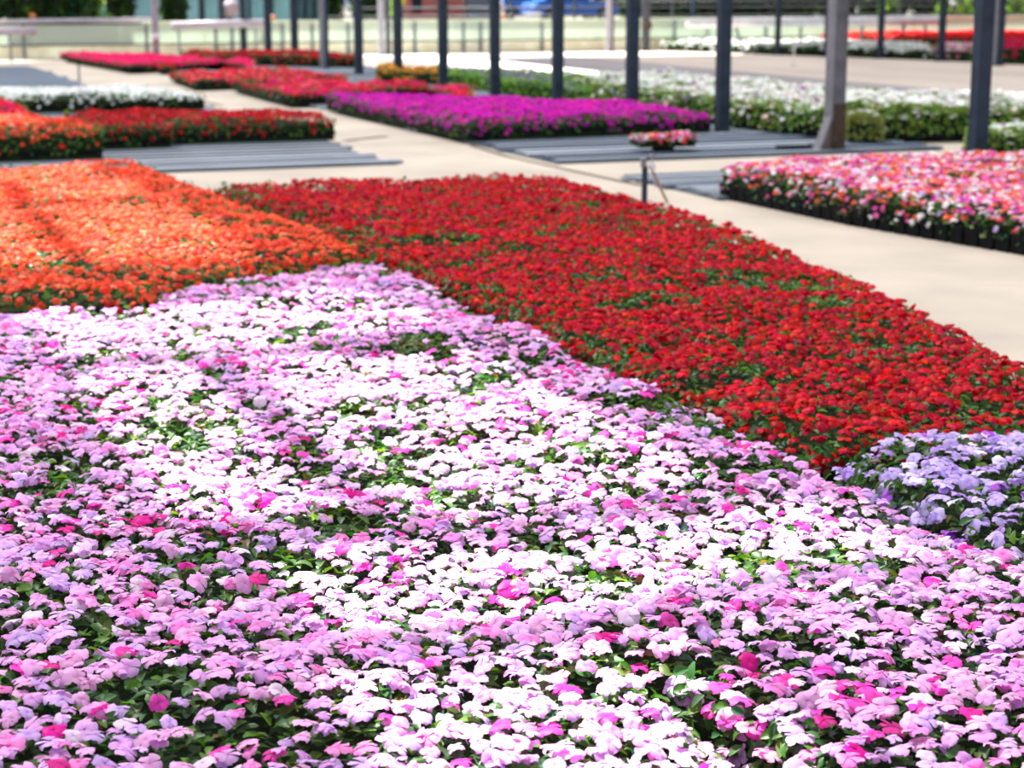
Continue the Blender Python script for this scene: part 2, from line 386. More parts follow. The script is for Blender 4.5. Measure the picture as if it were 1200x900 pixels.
def bed(label, poly, h, palette, kind='flat', dens=420, size=.021, leaf_dens=900, leaf_size=.034, z0=0.0, rnd=.10, bumps=.03,
        patch=.22, gaps=.25, n_flowers=0, n_leaves=0, pot=None, pot_edges=(), tilt=.36, greens=GREENS, side_edges=None, side_flowers=.35,
        lift=0.012, cat='flower bed', name='flower_bed', group=None, flower_fill=1.0, edge_flowers=1.0):
    poly = ccw([tuple(p) for p in poly])
    xs = [p[0] for p in poly]; ys = [p[1] for p in poly]; cx, cy = sum(xs) / len(xs), sum(ys) / len(ys)
    t = thing(name, label, cat, (cx, cy, 0), group); off = np.array([cx, cy, 0])
    def local(P): return P - off
    pot_h = pot[1] if pot else 0.05
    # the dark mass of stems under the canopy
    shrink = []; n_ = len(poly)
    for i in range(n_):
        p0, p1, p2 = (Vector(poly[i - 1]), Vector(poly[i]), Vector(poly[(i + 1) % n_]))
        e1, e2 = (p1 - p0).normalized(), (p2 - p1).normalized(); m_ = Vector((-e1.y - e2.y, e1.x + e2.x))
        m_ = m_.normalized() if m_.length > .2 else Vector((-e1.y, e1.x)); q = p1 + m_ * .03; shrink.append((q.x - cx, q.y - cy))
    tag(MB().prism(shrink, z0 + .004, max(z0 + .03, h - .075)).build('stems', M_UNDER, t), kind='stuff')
    def grid(density):
        s = 1 / math.sqrt(density); gx, gy = np.meshgrid(np.arange(min(xs), max(xs), s), np.arange(min(ys), max(ys), s))
        x = gx.ravel() + rng.uniform(-.55, .55, gx.size) * s; y = gy.ravel() + rng.uniform(-.55, .55, gx.size) * s
        k = inside(x, y, poly); return x[k], y[k]
    def sides(density, zlo, zhi, lean):
        P, R = [], []
        for i in (side_edges if side_edges is not None else range(len(poly))):
            a, b = poly[i], poly[(i + 1) % len(poly)]; L = math.hypot(b[0] - a[0], b[1] - a[1]); n = int(L * (zhi - zlo) * density)
            if n < 1: continue
            nx, ny = (b[1] - a[1]) / L, -(b[0] - a[0]) / L; u = rng.random(n); zz = rng.uniform(zlo, zhi, n)
            back = .03 * (zz - zlo) / max(.01, zhi - zlo) + rng.uniform(-.02, .03, n)
            P.append(np.c_[a[0] + u * (b[0] - a[0]) - nx * back, a[1] + u * (b[1] - a[1]) - ny * back, zz]); R.append(side_turn(nx, ny, n, lean))
        return (np.concatenate(P), np.concatenate(R)) if P else (np.zeros((0, 3)), np.zeros((0, 3)))
    # flowers
    x, y = grid(dens); g = vnoise(x, y, .13, 21) * .6 + vnoise(x, y, .33, 22) * .4
    thr = np.quantile(g, gaps) if gaps > 0 else -1
    keep = (g > thr) | (rng.random(len(x)) < .25); keep &= rng.random(len(x)) < flower_fill; x, y = x[keep], y[keep]
    P = np.c_[x, y, canopy(x, y, poly, h, z0, rnd, bumps) + lift + rng.normal(0, .006, len(x))]; R = up_turn(len(x), tilt)
    SP, SR = sides(dens * side_flowers * edge_flowers, z0 + max(pot_h * .8, .05), h - .01, .95)
    P = np.concatenate([P, SP]); R = np.concatenate([R, SR]); S = size * rng.uniform(.72, 1.22, len(P)); C = pick_colors(P[:, 0], P[:, 1], palette, patch)
    def emit(word, plural, kind_, P, R, S, C, n_single):
        if n_single:
            v = in_view(P); dist = np.linalg.norm(P - EYEV, axis=1) - v * 1000 - S * 20
            order = np.argsort(dist); near, rest = order[:n_single], order[n_single:]
            Pl = local(P)
            for i in near:
                o = link(word, MESHES[kind_][int(rng.integers(0, len(MESHES[kind_])))], t, Pl[i], R[i], float(S[i])); o['tint'] = [float(c) for c in C[i]]
        else: rest = np.arange(len(P)); Pl = local(P)
        scatter(plural, kind_, Pl[rest], R[rest], S[rest], C[rest], t)
    emit('flower', 'flowers', kind, P, R, S, C, n_flowers)
    # leaves
    x, y = grid(leaf_dens); P = np.c_[x, y, canopy(x, y, poly, h, z0, rnd, bumps) - .006 - np.abs(rng.normal(0, .014, len(x)))]; R = up_turn(len(x), .42)
    SP, SR = sides(leaf_dens * 1.1, z0 + pot_h * .55, h, 1.0)
    P = np.concatenate([P, SP]); R = np.concatenate([R, SR]); S = leaf_size * rng.uniform(.65, 1.3, len(P)); C = pick_colors(P[:, 0], P[:, 1], greens, .3)
    emit('leaf', 'foliage', 'leaf', P, R, S, C, n_leaves)
    # pots or trays standing along the visible edges
    if pot:
        w, hh, pname = pot
        me = MB().box(-w / 2, w / 2, -.06, .06, 0, hh, .012).mesh(pname, M_BLACK)
        if w > .2: me = MB().box(-w / 2, w / 2, -.13, .13, 0, hh * .85, .02).box(-w / 2 - .01, w / 2 + .01, -.14, .14, hh * .85, hh).mesh(pname, M_BLACK)
        dd = .06 if w <= .2 else .14
        for i in pot_edges:
            a, b = poly[i], poly[(i + 1) % len(poly)]; L = math.hypot(b[0] - a[0], b[1] - a[1]); n = max(1, int(L / (w * 1.06)))
            nx, ny = (b[1] - a[1]) / L, -(b[0] - a[0]) / L
            for k in range(n):
                u = (k + .5) / n
                link(pname, me, t, (a[0] + u * (b[0] - a[0]) - nx * dd - cx, a[1] + u * (b[1] - a[1]) - ny * dd - cy, z0 + .001), (0, 0, math.atan2(b[1] - a[1], b[0] - a[0]) + random.uniform(-.03, .03)))
    return t

# ------------------------------------------------------------------ ground and lanes
g = MB().box(-30, 120, -6, 140, -0.3, 0).build('ground', M_CONC); struct(g, 'beige concrete ground and paths between the flower beds')
def joint(p, q, w=.025):
    a_, b_ = Vector((*at(*p), 0)), Vector((*at(*q), 0)); d_ = (b_ - a_); n_ = Vector((-d_.y, d_.x, 0)).normalized() * w
    MB().prism([tuple((v)[:2]) for v in (a_ - n_, b_ - n_, b_ + n_, a_ + n_)], 0.0, .003).build('joint', M_SOIL, g)
joint((596, 184), (752, 218)); joint((405, 165), (452, 160), .05); joint((552, 171), (596, 184)); joint((640, 207), (700, 224)); joint((170, 100), (260, 124))
o = MB().box(11.9, 14.0, 12, 41.9, 0.0, 0.006).build('pavement', M_PALE); struct(o, 'sunlit concrete strip beyond the row of posts, its sun painted pale')  # full sun on this concrete is put into its paler colour
o = MB().box(14.0, 16.6, 12, 41.9, 0.0, 0.005).build('road', M_ASPH); struct(o, 'lane running past the beds towards the low wall, roof shade in its grey')  # shade of the second roof is put into the lane's grey
o = MB().box(16.6, 26, 12, 41.9, 0.0, 0.004).build('sandy_floor', M_SAND); struct(o, 'sandy concrete floor in front of the far white flower bed')
o = MB().box(10.6, 11.9, 17, 41.9, 0.0, 0.004).build('lane_edge', M_SAND); struct(o, 'sandy floor strip beside the white petunias')
o = MB().box(-30, 120, 43.2, 139, 0.0, 0.02).build('distant_ground', M_EARTH); struct(o, 'dull ground beyond the low wall')
# grounds of the three standing areas: each a thin dark mat with slats on it
def slat_area(label, x0, x1, y0, y1, pitch, width, mats, h=.03):
    cx, cy = (x0 + x1) / 2, (y0 + y1) / 2
    t = tag(link('slatted_floor', None, None, (cx, cy, 0)), label, None, None, 'structure')
    MB().box(x0 - cx, x1 - cx, y0 - cy, y1 - cy, 0.001, .008).build('ground_mat', M_MAT, t)
    me = [MB().box(-(x1 - x0) / 2, (x1 - x0) / 2, -width / 2, width / 2, 0, h - .009).mesh('slat', m) for m in mats]
    n = int((y1 - y0) / pitch)
    for k in range(n):
        link('slat', me[random.randrange(len(me))], t, (random.uniform(-.09, .09), y0 - cy + (k + .5) * pitch, .009 + random.uniform(0, .006)))
M_SLATL = plain('light_slat', (0.23, 0.27, 0.33), 0.5, var=0.25, scale=3, stretch=(0.4, 3, 1))
slat_area('grey slatted floor left of the path under the small far beds', -2.6, 4.98, 15.95, 25.2, .32, .18, [M_SLAT, M_SLATL, M_SLATB])
slat_area('empty bluish slatted floor far left behind the white bed', -2.6, 4.2, 25.4, 38.2, .42, .36, [M_SLATB])
slat_area('grey slatted floor under the magenta bed and the row of posts', 6.35, 10.5, 15.45, 38.6, .32, .18, [M_SLAT, M_SLATL, M_SLATB])
slat_area('weathered slatted floor beside the mixed bed', 6.42, 9.8, 12.35, 14.2, .14, .095, [M_SLAT, M_SLATL, M_SLATB])

# ------------------------------------------------------------------ roof of the greenhouse (above the frame): cloth with an open strip of vents
ROOF_Z = 4.27; KX, KY = SUN_DIR.x / SUN_DIR.z * 4.0, SUN_DIR.y / SUN_DIR.z * 4.0
def roof_rects(x0, x1, y0, y1, holes):
    """split a rectangle around holes"""
    X = sorted({x0, x1, *[v for h_ in holes for v in h_[:2]]}); Y = sorted({y0, y1, *[v for h_ in holes for v in h_[2:]]})
    for i in range(len(X) - 1):
        for j in range(len(Y) - 1):
            mx, my = (X[i] + X[i + 1]) / 2, (Y[j] + Y[j + 1]) / 2
            if not any(a < mx < b and c < my < d for a, b, c, d in holes): yield X[i], X[i + 1], Y[j], Y[j + 1]
HOLES = [(.74, 2.3, 6.78, 7.75), (.80, 1.21, 4.5, 6.42), (1.40, 2.28, 4.4, 6.42), (.95, 2.45, 3.55, 4.12), (.85, 1.62, 2.1, 3.25),
         (-.2, 1.10, 8.78, 11.08), (1.25, 2.02, 8.78, 11.08), (-.2, 1.12, 11.35, 12.7), (1.28, 2.0, 11.35, 12.7), (.2, 1.9, 12.9, 13.7), (-.5, 2.0, 17.4, 18.6)]
THIN = [(1.7, 2.62, 2.1, 3.4), (.1, .8, 6.0, 7.6)]  # added clearer patches that let more sun onto parts of the near bed
def quads(rects, z):
    m = MB()
    for a, b, c, d in rects:
        k = len(m.v); m.v += [(a + KX, c + KY, z), (b + KX, c + KY, z), (b + KX, d + KY, z), (a + KX, d + KY, z)]; m.f.append((k, k + 1, k + 2, k + 3))
    return m
struct(quads(roof_rects(-5, 12.4, -1, 41, HOLES + THIN), ROOF_Z).build('roof', M_CLOTH), 'woven shade cloth stretched over the greenhouse with open vents')
struct(quads(THIN, ROOF_Z).build('roof', M_THIN), 'added thinner cloth patches letting more sun onto the nearest bed')

struct(MB().box(14.0 + KX, 60, 2, 39.2 + KY, ROOF_Z, ROOF_Z + .004).build('roof', M_CLOTH), 'woven shade cloth over the second greenhouse beyond the pale strip')
# ------------------------------------------------------------------ the beds
PINK = [(6, (.80, .41, .83)), (5, (.89, .46, .80)), (4, (.73, .46, .90)), (2.5, (.92, .27, .68)), (.8, (.92, .07, .50)), (2.2, (.93, .72, .93)), (.4, (.75, .03, .32))]
LAV = [(6, (.60, .45, .90)), (4, (.68, .56, .92)), (2, (.50, .30, .80)), (1, (.85, .80, .98)), (.4, (.45, .12, .70))]
RED = [(6, (.50, .002, .020)), (4, (.64, .004, .022)), (3, (.36, .002, .026)), (.7, (.80, .02, .02))]
DRED = [(6, (.52, .004, .018)), (4, (.64, .008, .02)), (3, (.30, .004, .022))]
ORANGE = [(6, (.92, .095, .042)), (4, (.94, .15, .065)), (3, (.85, .05, .025)), (1, (.96, .28, .15))]
MIX = [(5, (.86, .12, .09)), (3, (.88, .20, .08)), (5, (.90, .84, .86)), (4, (.85, .14, .45)), (3, (.88, .45, .68)), (2, (.70, .04, .50)), (.8, (.65, .50, .85))]
MAG = [(6, (.64, .005, .46)), (4, (.74, .010, .54)), (3, (.50, .005, .46)), (1.5, (.85, .03, .36))]
HOT = [(6, (.98, .006, .18)), (4, (.98, .03, .26)), (2, (.92, .02, .12))]
CORAL = [(5, (.70, .015, .06)), (4, (.82, .05, .09)), (2, (.72, .015, .06)), (1, (.92, .22, .18)), (.6, (.60, .02, .25))]
CRIM = [(5, (.74, .008, .09)), (4, (.84, .02, .05)), (3, (.72, .010, .20)), (.8, (.92, .2, .2))]
WHITEF = [(6, (.93, .97, .97)), (3, (.88, .95, .96)), (1, (.95, .96, .9))]
PETUN = [(16, (.92, .97, .93)), (1.5, (.90, .82, .86)), (.7, (.40, .10, .45)), (1, (.88, .6, .55)), (.5, (.25, .12, .45))]
MARI = [(5, (.85, .36, .02)), (3, (.80, .24, .02)), (2, (.85, .5, .04))]

pink_poly = [(-.6, 2.1), (2.62, 2.1), (2.64, 4.4), (2.64, 6.0), (2.60, 8.85), (1.40, 8.15), (1.30, 7.78), (-.6, 7.86)]
# the slit that opens between two blocks of trays near the camera
slit = [(1.36, 2.1), (1.455, 2.65), (1.49, 3.20), (1.575, 2.80), (1.60, 2.1)]
pink_poly = [(-.6, 2.1)] + slit + pink_poly[1:]
bed('broad bed of pale pink busy lizzies filling the near ground, patched with sunlight', pink_poly, .25, PINK, 'flat', dens=640, size=.0215, leaf_dens=1700,
    leaf_size=.034, gaps=.20, n_flowers=300, n_leaves=300, pot=(.12, .10, 'nursery_pot'), pot_edges=(1, 2, 3, 4), rnd=.07, bumps=.032, side_edges=[1, 2, 3, 4, 7, 9, 10, 11], side_flowers=.5)
bed('lavender-blue bed at the right edge between the pink and the deep red bed', [(2.71, 2.4), (4.4, 2.4), (4.4, 4.56), (2.95, 4.60), (2.68, 4.46)], .25, LAV, 'flat',
    dens=600, size=.0215, leaf_dens=1100, leaf_size=.034, gaps=.22, n_flowers=300, n_leaves=120, patch=.15, side_flowers=.5)
bed('large deep red bed of busy lizzies stretching back on the right of the pink bed',
    [(2.70, 4.56), (4.0, 4.62), (4.06, 5.35), (4.31, 6.3), (4.58, 7.4), (4.86, 9.1), (4.95, 11.3), (4.93, 11.9), (4.70, 12.32), (2.62, 12.68), (2.70, 8.9)], .25, RED, 'round',
    dens=560, size=.0195, leaf_dens=1300, leaf_size=.030, gaps=.24, n_flowers=300, n_leaves=100, patch=.1, bumps=.035, side_flowers=.8)
bed('bright orange bed of busy lizzies behind the pink bed, striped by roof shadows',
    [(-1.0, 7.99), (1.36, 7.97), (1.46, 8.27), (2.62, 8.93), (2.46, 11.2), (2.32, 13.8), (2.1, 13.95), (-1.0, 13.9)], .30, ORANGE, 'round',
    dens=480, size=.0205, leaf_dens=700, leaf_size=.032, gaps=.12, n_flowers=300, patch=.12, rnd=.16, bumps=.03, side_flowers=.75, pot=(.12, .10, 'nursery_pot'), pot_edges=(0,))
bed('mixed white, coral and magenta bed at the right edge, bordered by black pots',
    [(6.48, 12.50), (6.56, 10.7), (6.80, 9.10), (7.0, 8.3), (10.4, 8.3), (10.4, 12.35), (7.3, 12.60)], .26, MIX, 'round',
    dens=480, size=.023, leaf_dens=600, leaf_size=.032, gaps=.06, n_flowers=200, patch=.2, z0=.0, bumps=.03, pot=(.12, .12, 'nursery_pot'), pot_edges=(0, 1, 2), side_flowers=.5)
bed('vivid magenta bed of petunias across the path beyond the red bed, beside the posts',
    [(6.28, 17.72), (9.22, 17.95), (8.95, 19.4), (8.35, 20.9), (7.4, 22.1), (6.25, 23.1)], .25, MAG, 'round', dens=420, size=.024, leaf_dens=420, leaf_size=.034, gaps=.04,
    z0=.03, rnd=.2, bumps=.05, patch=.5, pot=(.26, .10, 'plant_tray'), pot_edges=(0, 5), side_flowers=.4)
bed('crimson and pink bed directly behind the magenta bed', [at(273, 108), at(340, 127), at(552, 118), at(547, 112, .2), at(480, 98, .2), at(400, 97, .2), at(300, 99, .2)], .235, CRIM, 'round', dens=300, size=.028,
    leaf_dens=300, leaf_size=.04, gaps=.08, z0=.03, rnd=.3, bumps=.07, patch=.8, pot=(.5, .10, 'plant_tray'), pot_edges=(0, 1), side_flowers=.35)
bed('coral red bed behind the crimson one, its left tip by the lone small tray', [at(198, 96), at(228, 107), at(404, 101), at(402, 92, .18), at(370, 84, .18), at(310, 81, .18), at(250, 83, .18)], .19, CORAL, 'round', dens=260, size=.030,
    leaf_dens=260, leaf_size=.045, gaps=.08, z0=.03, rnd=.3, bumps=.08, patch=.9, pot=(.5, .10, 'plant_tray'), pot_edges=(0, 1), side_flowers=.35)
bed('hot pink bed furthest back on the left, a tapering tongue near the low wall', [at(70, 72), at(152, 87), at(296, 81), at(293, 75, .2), at(250, 68, .2), at(200, 64, .2), at(140, 63, .2)], .20, HOT, 'round', dens=240, size=.032,
    leaf_dens=200, leaf_size=.05, gaps=.05, z0=.03, rnd=.3, bumps=.04, patch=.9, pot=(.5, .10, 'plant_tray'), pot_edges=(0, 1), side_flowers=.35)
bed('scarlet strip bed in front of the pale wall, behind the hot pink bed', [at(212, 74), at(418, 77), at(418, 65, .27), at(220, 61, .27)], .27, RED, 'round', dens=220, size=.034,
    leaf_dens=200, leaf_size=.05, gaps=.05, z0=.01, rnd=.3, bumps=.05, patch=.9, pot=(.5, .10, 'plant_tray'), pot_edges=(0,), side_flowers=.25)
bed('white bed on the left, alone in front of the empty slatted floor', [(1.4, 23.75), (4.8, 23.6), (4.6, 24.3), (4.2, 25.0), (1.9, 25.3)], .26, WHITEF, 'round', dens=380, size=.026,
    leaf_dens=350, leaf_size=.036, gaps=.03, z0=.03, rnd=.2, bumps=.035, patch=.5, pot=(.5, .09, 'plant_tray'), pot_edges=(0,), side_flowers=.25)
bed('dark red bed on the left between the white bed and the slats', [(2.6, 18.10), (3.35, 18.16), (3.38, 18.42), (5.1, 18.42), (5.05, 18.9), (4.6, 19.6), (2.6, 20.4)], .27, DRED, 'round', dens=420, size=.024,
    leaf_dens=500, leaf_size=.034, gaps=.15, z0=.03, rnd=.2, bumps=.05, patch=.4, pot=(.26, .09, 'plant_tray'), pot_edges=(0, 1, 2), side_flowers=.35)
bed('orange-red block of plants at the left edge with a leafy front', [(-.6, 17.25), (2.53, 17.15), (2.45, 17.9), (2.2, 19.1), (-.6, 19.3)], .33, ORANGE, 'round', dens=400, size=.025,
    leaf_dens=600, leaf_size=.036, gaps=.05, z0=.03, rnd=.35, bumps=.04, patch=.2, pot=(.26, .09, 'plant_tray'), pot_edges=(0,), side_flowers=.22)
bed('rosy red bed at the left edge behind the orange-red block', [(-.6, 19.6), (2.2, 19.5), (2.3, 21.5), (2.15, 23.6), (-.6, 24)], .31, CRIM, 'round', dens=260, size=.03,
    leaf_dens=300, leaf_size=.04, gaps=.08, z0=.03, rnd=.3, bumps=.05, patch=.4, side_flowers=.3)
# white petunias, green rows and marigolds along the posts
bed('white petunia bed with leafy green front behind the row of posts',
    [(9.72, 18.6), at(866, 154), at(960, 165), at(1040, 168), at(1150, 166), (14.0, 15.4), (14.0, 17.0), (12.6, 17.6), (12.0, 20.5), (11.4, 23.4), (10.35, 24.6), (9.75, 22)], .36, PETUN, 'funnel', dens=230, size=.036,
    leaf_dens=800, leaf_size=.05, gaps=.12, z0=.03, rnd=.25, bumps=.07, patch=.3, pot=(.26, .10, 'plant_tray'), pot_edges=(0, 1, 2, 3), side_flowers=.12,
    greens=[(4, (.10, .22, .03)), (4, (.16, .29, .04)), (2, (.22, .30, .05)), (1, (.20, .17, .06))], cat='flower bed')
bed('low green bed with few purple flowers between marigolds and white petunias',
    [(9.75, 22.6), (10.4, 24.9), (11.3, 25.6), (10.9, 28.2), (9.8, 29.6), (9.6, 26)], .27, [(3, (.30, .20, .45)), (2, (.20, .10, .35))], 'funnel', dens=90, size=.03,
    leaf_dens=520, leaf_size=.055, gaps=.3, z0=.03, rnd=.2, bumps=.06, patch=.4, side_flowers=.05, greens=[(4, (.11, .30, .02)), (4, (.17, .38, .03)), (2, (.08, .18, .03))])
bed('small clump of orange marigolds among green leaves beyond the crimson bed',
    [at(440, 97), at(515, 101), at(520, 97), at(480, 94), at(445, 94)], .27, MARI, 'round', dens=200, size=.035,
    leaf_dens=400, leaf_size=.05, gaps=.2, z0=.03, rnd=.2, bumps=.10, patch=.4, side_flowers=.5)
bed('pale petunia tray at the right edge beside the nearest post',
    [at(1128, 189), at(1215, 192), at(1235, 180), at(1136, 179)], .30, PETUN, 'funnel', dens=120, size=.034, leaf_dens=900, leaf_size=.045, gaps=.2, z0=.03, rnd=.2, bumps=.05, side_flowers=.15,
    greens=[(4, (.10, .20, .03)), (4, (.15, .26, .04)), (2, (.18, .24, .06))])
bed('grassy green plant tray standing right of the thick post with the braced foot',
    [at(990, 171), at(1034, 172), at(1032, 166), at(992, 165)], .30, PETUN, 'funnel', dens=60, size=.03, leaf_dens=1400, leaf_size=.05, gaps=.3, z0=.04, rnd=.1, bumps=.04, side_flowers=.03,
    pot=(.4, .07, 'plant_tray'), pot_edges=(1,), greens=[(4, (.17, .22, .04)), (4, (.22, .26, .07)), (2, (.28, .25, .12))], cat='plant tray', name='grass_tray')
# the lone mixed tray on an upturned pot
o = bed('lone black tray of mixed red and pink flowers standing on the slats', [(7.42, 15.96), (8.02, 15.92), (8.04, 16.24), (7.44, 16.28)], .20, MIX, 'round', dens=700, size=.024,
    leaf_dens=900, leaf_size=.034, gaps=.05, z0=.075, rnd=.08, bumps=.03, patch=.12, pot=(.28, .055, 'plant_tray'), pot_edges=(0, 2), side_flowers=.35, cat='plant tray', name='flower_tray', n_flowers=150)
MB().box(-.08, .08, -.08, .08, .035, .076).build('upturned_pot', M_BLACK, o)
# small loose tray by the hot pink bed
bed('tiny loose tray of dark red flowers between hot pink and coral beds', [at(186, 88), at(205, 88), at(205, 84), at(188, 84)], .17, RED, 'round', dens=260, size=.03, leaf_dens=300, leaf_size=.04,
    z0=.03, rnd=.1, bumps=.02, pot=(.3, .07, 'plant_tray'), pot_edges=(0,), cat='plant tray', name='flower_tray')
# beyond the road, right
bed('long low white bed across the grey lane under the white pipe', [(20.0, 41.9), at(1000, 67.5), at(1092, 71), at(1090, 64), (24.5, 41.0), (22.5, 41.9)], .26, WHITEF, 'round', dens=90, size=.05,
    leaf_dens=160, leaf_size=.07, gaps=.15, rnd=.3, bumps=.05, patch=.8, pot=(.5, .10, 'plant_tray'), pot_edges=(0, 1), side_flowers=.3)
bed('bright red ribbon bed behind the long white bed at the far right', [(24.6, 41.3), at(1090, 62.5), at(1215, 66), (32.5, 41.9), (24.6, 41.9)], .42, [(1, (.80, .008, .015)), (1, (.70, .006, .02))], 'round', dens=90, size=.05,
    leaf_dens=60, leaf_size=.06, gaps=.0, rnd=.3, bumps=.03, patch=.8, side_flowers=.6)
bed('pale pink patch of flowers joining the right end of the long white bed', [at(1093, 71.5), at(1148, 73), at(1150, 64), at(1094, 64)], .28, [(3, (.85, .45, .6)), (2, (.8, .2, .35)), (2, (.9, .8, .85))], 'round', dens=90, size=.05,
    leaf_dens=140, leaf_size=.07, gaps=.1, rnd=.3, bumps=.05, side_flowers=.3)
bed('dark red block of flowers at the far right edge behind the posts', [at(1153, 74.5), at(1230, 77), at(1230, 68), at(1153, 66)], .40, CRIM, 'round', dens=110, size=.045,
    leaf_dens=90, leaf_size=.06, gaps=.05, rnd=.5, bumps=.05, side_flowers=.5)

# ------------------------------------------------------------------ posts
post_px = [1146, 978, 847, 741, 654, 580.5, 520, 467, 421, 380, 346, 315, 286, 261, 238, 217, 199]
post_y = [188, 178, 157]
def where(px, Xw):
    """point on the line X = Xw that shows at this column"""
    d = ray(px, 100); lo, hi = 5., 70.
    for _ in range(60):
        m = (lo + hi) / 2
        if project((Xw, m, 0.2))[0] > px: lo = m
        else: hi = m
    return (lo + hi) / 2
def ordinal_label(k, px):
    names = ['first dark square post, nearest the mixed bed and petunia tray', 'thick weathered post with brown foot and pale brace',
             'dark square post at the right end of the magenta bed', 'dark square post behind the middle of the magenta bed', 'dark square post where the white petunias begin',
             'dark square post rising from the green bed', 'dark square post right of the orange marigolds', 'dark square post left of the marigold clump',
             'dark square post in the gap right of the scarlet strip', 'thicker two-toned post at the right end of the scarlet strip, light and shade in its tones',
             'slim post left of the two-toned post', 'slim post second left of the two-toned post', 'slim post third left of the two-toned post', 'slim post fourth left of the two-toned post',
             'slim post right of the pale pipe clamp', 'slim post second from the white post', 'slim post next to the far left white post']
    return names[k]
for k, px in enumerate(post_px):
    if k == 1: continue
    Y = where(px, 9.40); w = .125 if k < 8 else .13
    t = thing('greenhouse_post', ordinal_label(k, px), 'post', (9.40, Y, 0), 'row of greenhouse posts')
    MB().box(-w / 2, w / 2, -.05, .05, .008, 4.2).build('shaft', M_STEEL if k == 9 else M_POST, t)
    MB().box(-w / 2 - .012, -w / 2 + .012, -.056, .056, .008, 4.2).build('side_channel', M_STEEL if k == 9 else M_POST, t)
    MB().box(-.1, .1, -.09, .09, 0.002, .012).build('base_plate', M_POST, t)
    if k == 9: MB().box(.01, w / 2 + .014, -.07, -.045, .008, 4.2).build('shaded_front', M_POST, t)  # sunlit left and shaded right of this post are put into two colours
Y = where(978, 9.40)
t = thing('braced_post', ordinal_label(1, 978), 'post', (9.40, Y, 0), 'row of greenhouse posts')
MB().box(-.07, .075, -.06, .06, .45, 4.2).build('shaft', plain('weathered_steel', (.10, .105, .125), .6, .3, var=.4, scale=5), t)
MB().box(-.062, .082, -.07, .065, 0.005, .47).build('foot', M_RUST, t)
MB().box(-.088, -.065, -.068, .062, .30, 4.2).build('side_channel', M_BRACE, t)  # light on the post's left side is put into this paler strip
MB().prism_xz([(-.062, .30), (-.062, .01), (-.19, .01), (-.15, .10)], -.05, .05).build('gusset', plain('brown_plate', (.12, .095, .075), .7), t)
MB().prism_xz([(-.088, .34), (-.062, .34), (-.145, .10), (-.19, .01), (-.215, .01), (-.165, .12)], -.066, .06).build('brace', M_BRACE, t)

# posts behind the road
for px, by, w, m, lb in [(802, 57, .09, M_POST, 'slim dark post at the left end of the white pipe'), (900, 64, .11, M_POST, 'slim dark post in the long white bed, left of the ribbon of red'),
                         (957, 66, .11, M_POST, 'slim dark post close left of the braced post'), (1018.5, 68, .12, M_POST, 'slim dark post midway along the red ribbon bed'),
                         (1088.5, 71, .13, M_POST, 'slim dark post where white flowers turn pink')]:
    x, y = at(px, by)
    t = thing('greenhouse_post', lb, 'post', (x, y - .45, 0), 'far row of posts')
    MB().box(-w / 2, w / 2, -.05, .05, .012, 3.6).build('shaft', m, t); MB().box(-w, w, -.1, .1, .006, .014).build('base_plate', m, t)
x, y = at(1163, 77)
t = thing('greenhouse_post', 'thick two-toned post by the dark red block, lit left edge painted pale', 'post', (x, y - .1, 0), 'far row of posts')
MB().box(-.02, .14, -.07, .07, .012, 3.6).build('shaft', M_POST, t); MB().box(-.09, -.02, -.06, .06, .012, 3.6).build('pale_lit_strip', M_STEEL, t); MB().box(-.14, .18, -.12, .12, .006, .014).build('base_plate', M_POST, t)  # sunlight on the left edge is painted as the paler strip

# ------------------------------------------------------------------ low wall
WY = 42.3
w = struct(MB().box(-3, 46, WY, WY + .02, .30, .74).build('wall_back', M_SHEET), 'low greenish-white wall with yellowed curb across the back')
MB().box(-3, 46, WY - .03, WY + .16, 0.006, .29).build('curb', M_CURB, w)
MB().box(-3, 46, WY - .05, WY - .005, .285, .315).build('bottom_rail', M_DRAIL, w)
MB().box(-3, 7.2, WY - .02, WY + .14, .745, .775).build('cap_rail', M_DRAIL, w)
MB().box(7.2, 46, WY - .02, WY + .14, .745, .80).build('cap_rail', M_SKIRT, w)
for px in (28, 172, 253, 272, 331, 366, 408, 486, 543, 563, 635, 790, 850, 897, 1058):
    x, z = aty(px, 50, WY - .06)
    MB().box(x - .03, x + .03, WY - .10, WY - .052, .012, .74).build('stanchion', M_SLAT, w)
# seams between sheets as real laps
for k in range(22):
    x = 1.0 + k * 1.9
    MB().box(x, x + .03, WY - .012, WY - .001, .32, .73).build('sheet_lap', M_SKIRT, w)

# ------------------------------------------------------------------ pipes, rails, fittings
def pipe(label, p0, p1, r, mat, legs, name='pipe_rail', cat='pipe', leg_r=.025, legm=None, group=None):
    t = thing(name, label, cat, (p0[0], p0[1], 0), group); o_ = Vector((p0[0], p0[1], 0))
    MB().tube(Vector(p0) - o_, Vector(p1) - o_, r, 12).build('pipe', mat, t, smooth=True)
    for (x, dx) in legs: MB().tube((x - p0[0], 0, p0[2] - r), (x + dx - p0[0], 0, .01), leg_r, 8).build('leg', legm or M_STEEL, t)
    return t
Y = 40.6
a = aty(-30, 37, Y); b = aty(42, 36, Y); pipe('thick pale pipe on legs at the far left before the wall', (a[0], Y, a[1]), (b[0], Y, b[1]), .09, M_LRAIL, [(aty(12, 50, Y)[0], 0)])
MB
Y = 42.9
a = aty(-20, 26, Y); b = aty(182, 23, Y)
t = pipe('dark handrail above the shaded left end of the low wall', (a[0], Y, a[1]), (b[0], Y, b[1]), .06, M_LRAIL, [(aty(px, 30, Y)[0], 0) for px in (2, 88, 150)], name='handrail', cat='rail')
Y = 41.6
a = aty(202, 30, Y); b = aty(312, 27, Y)
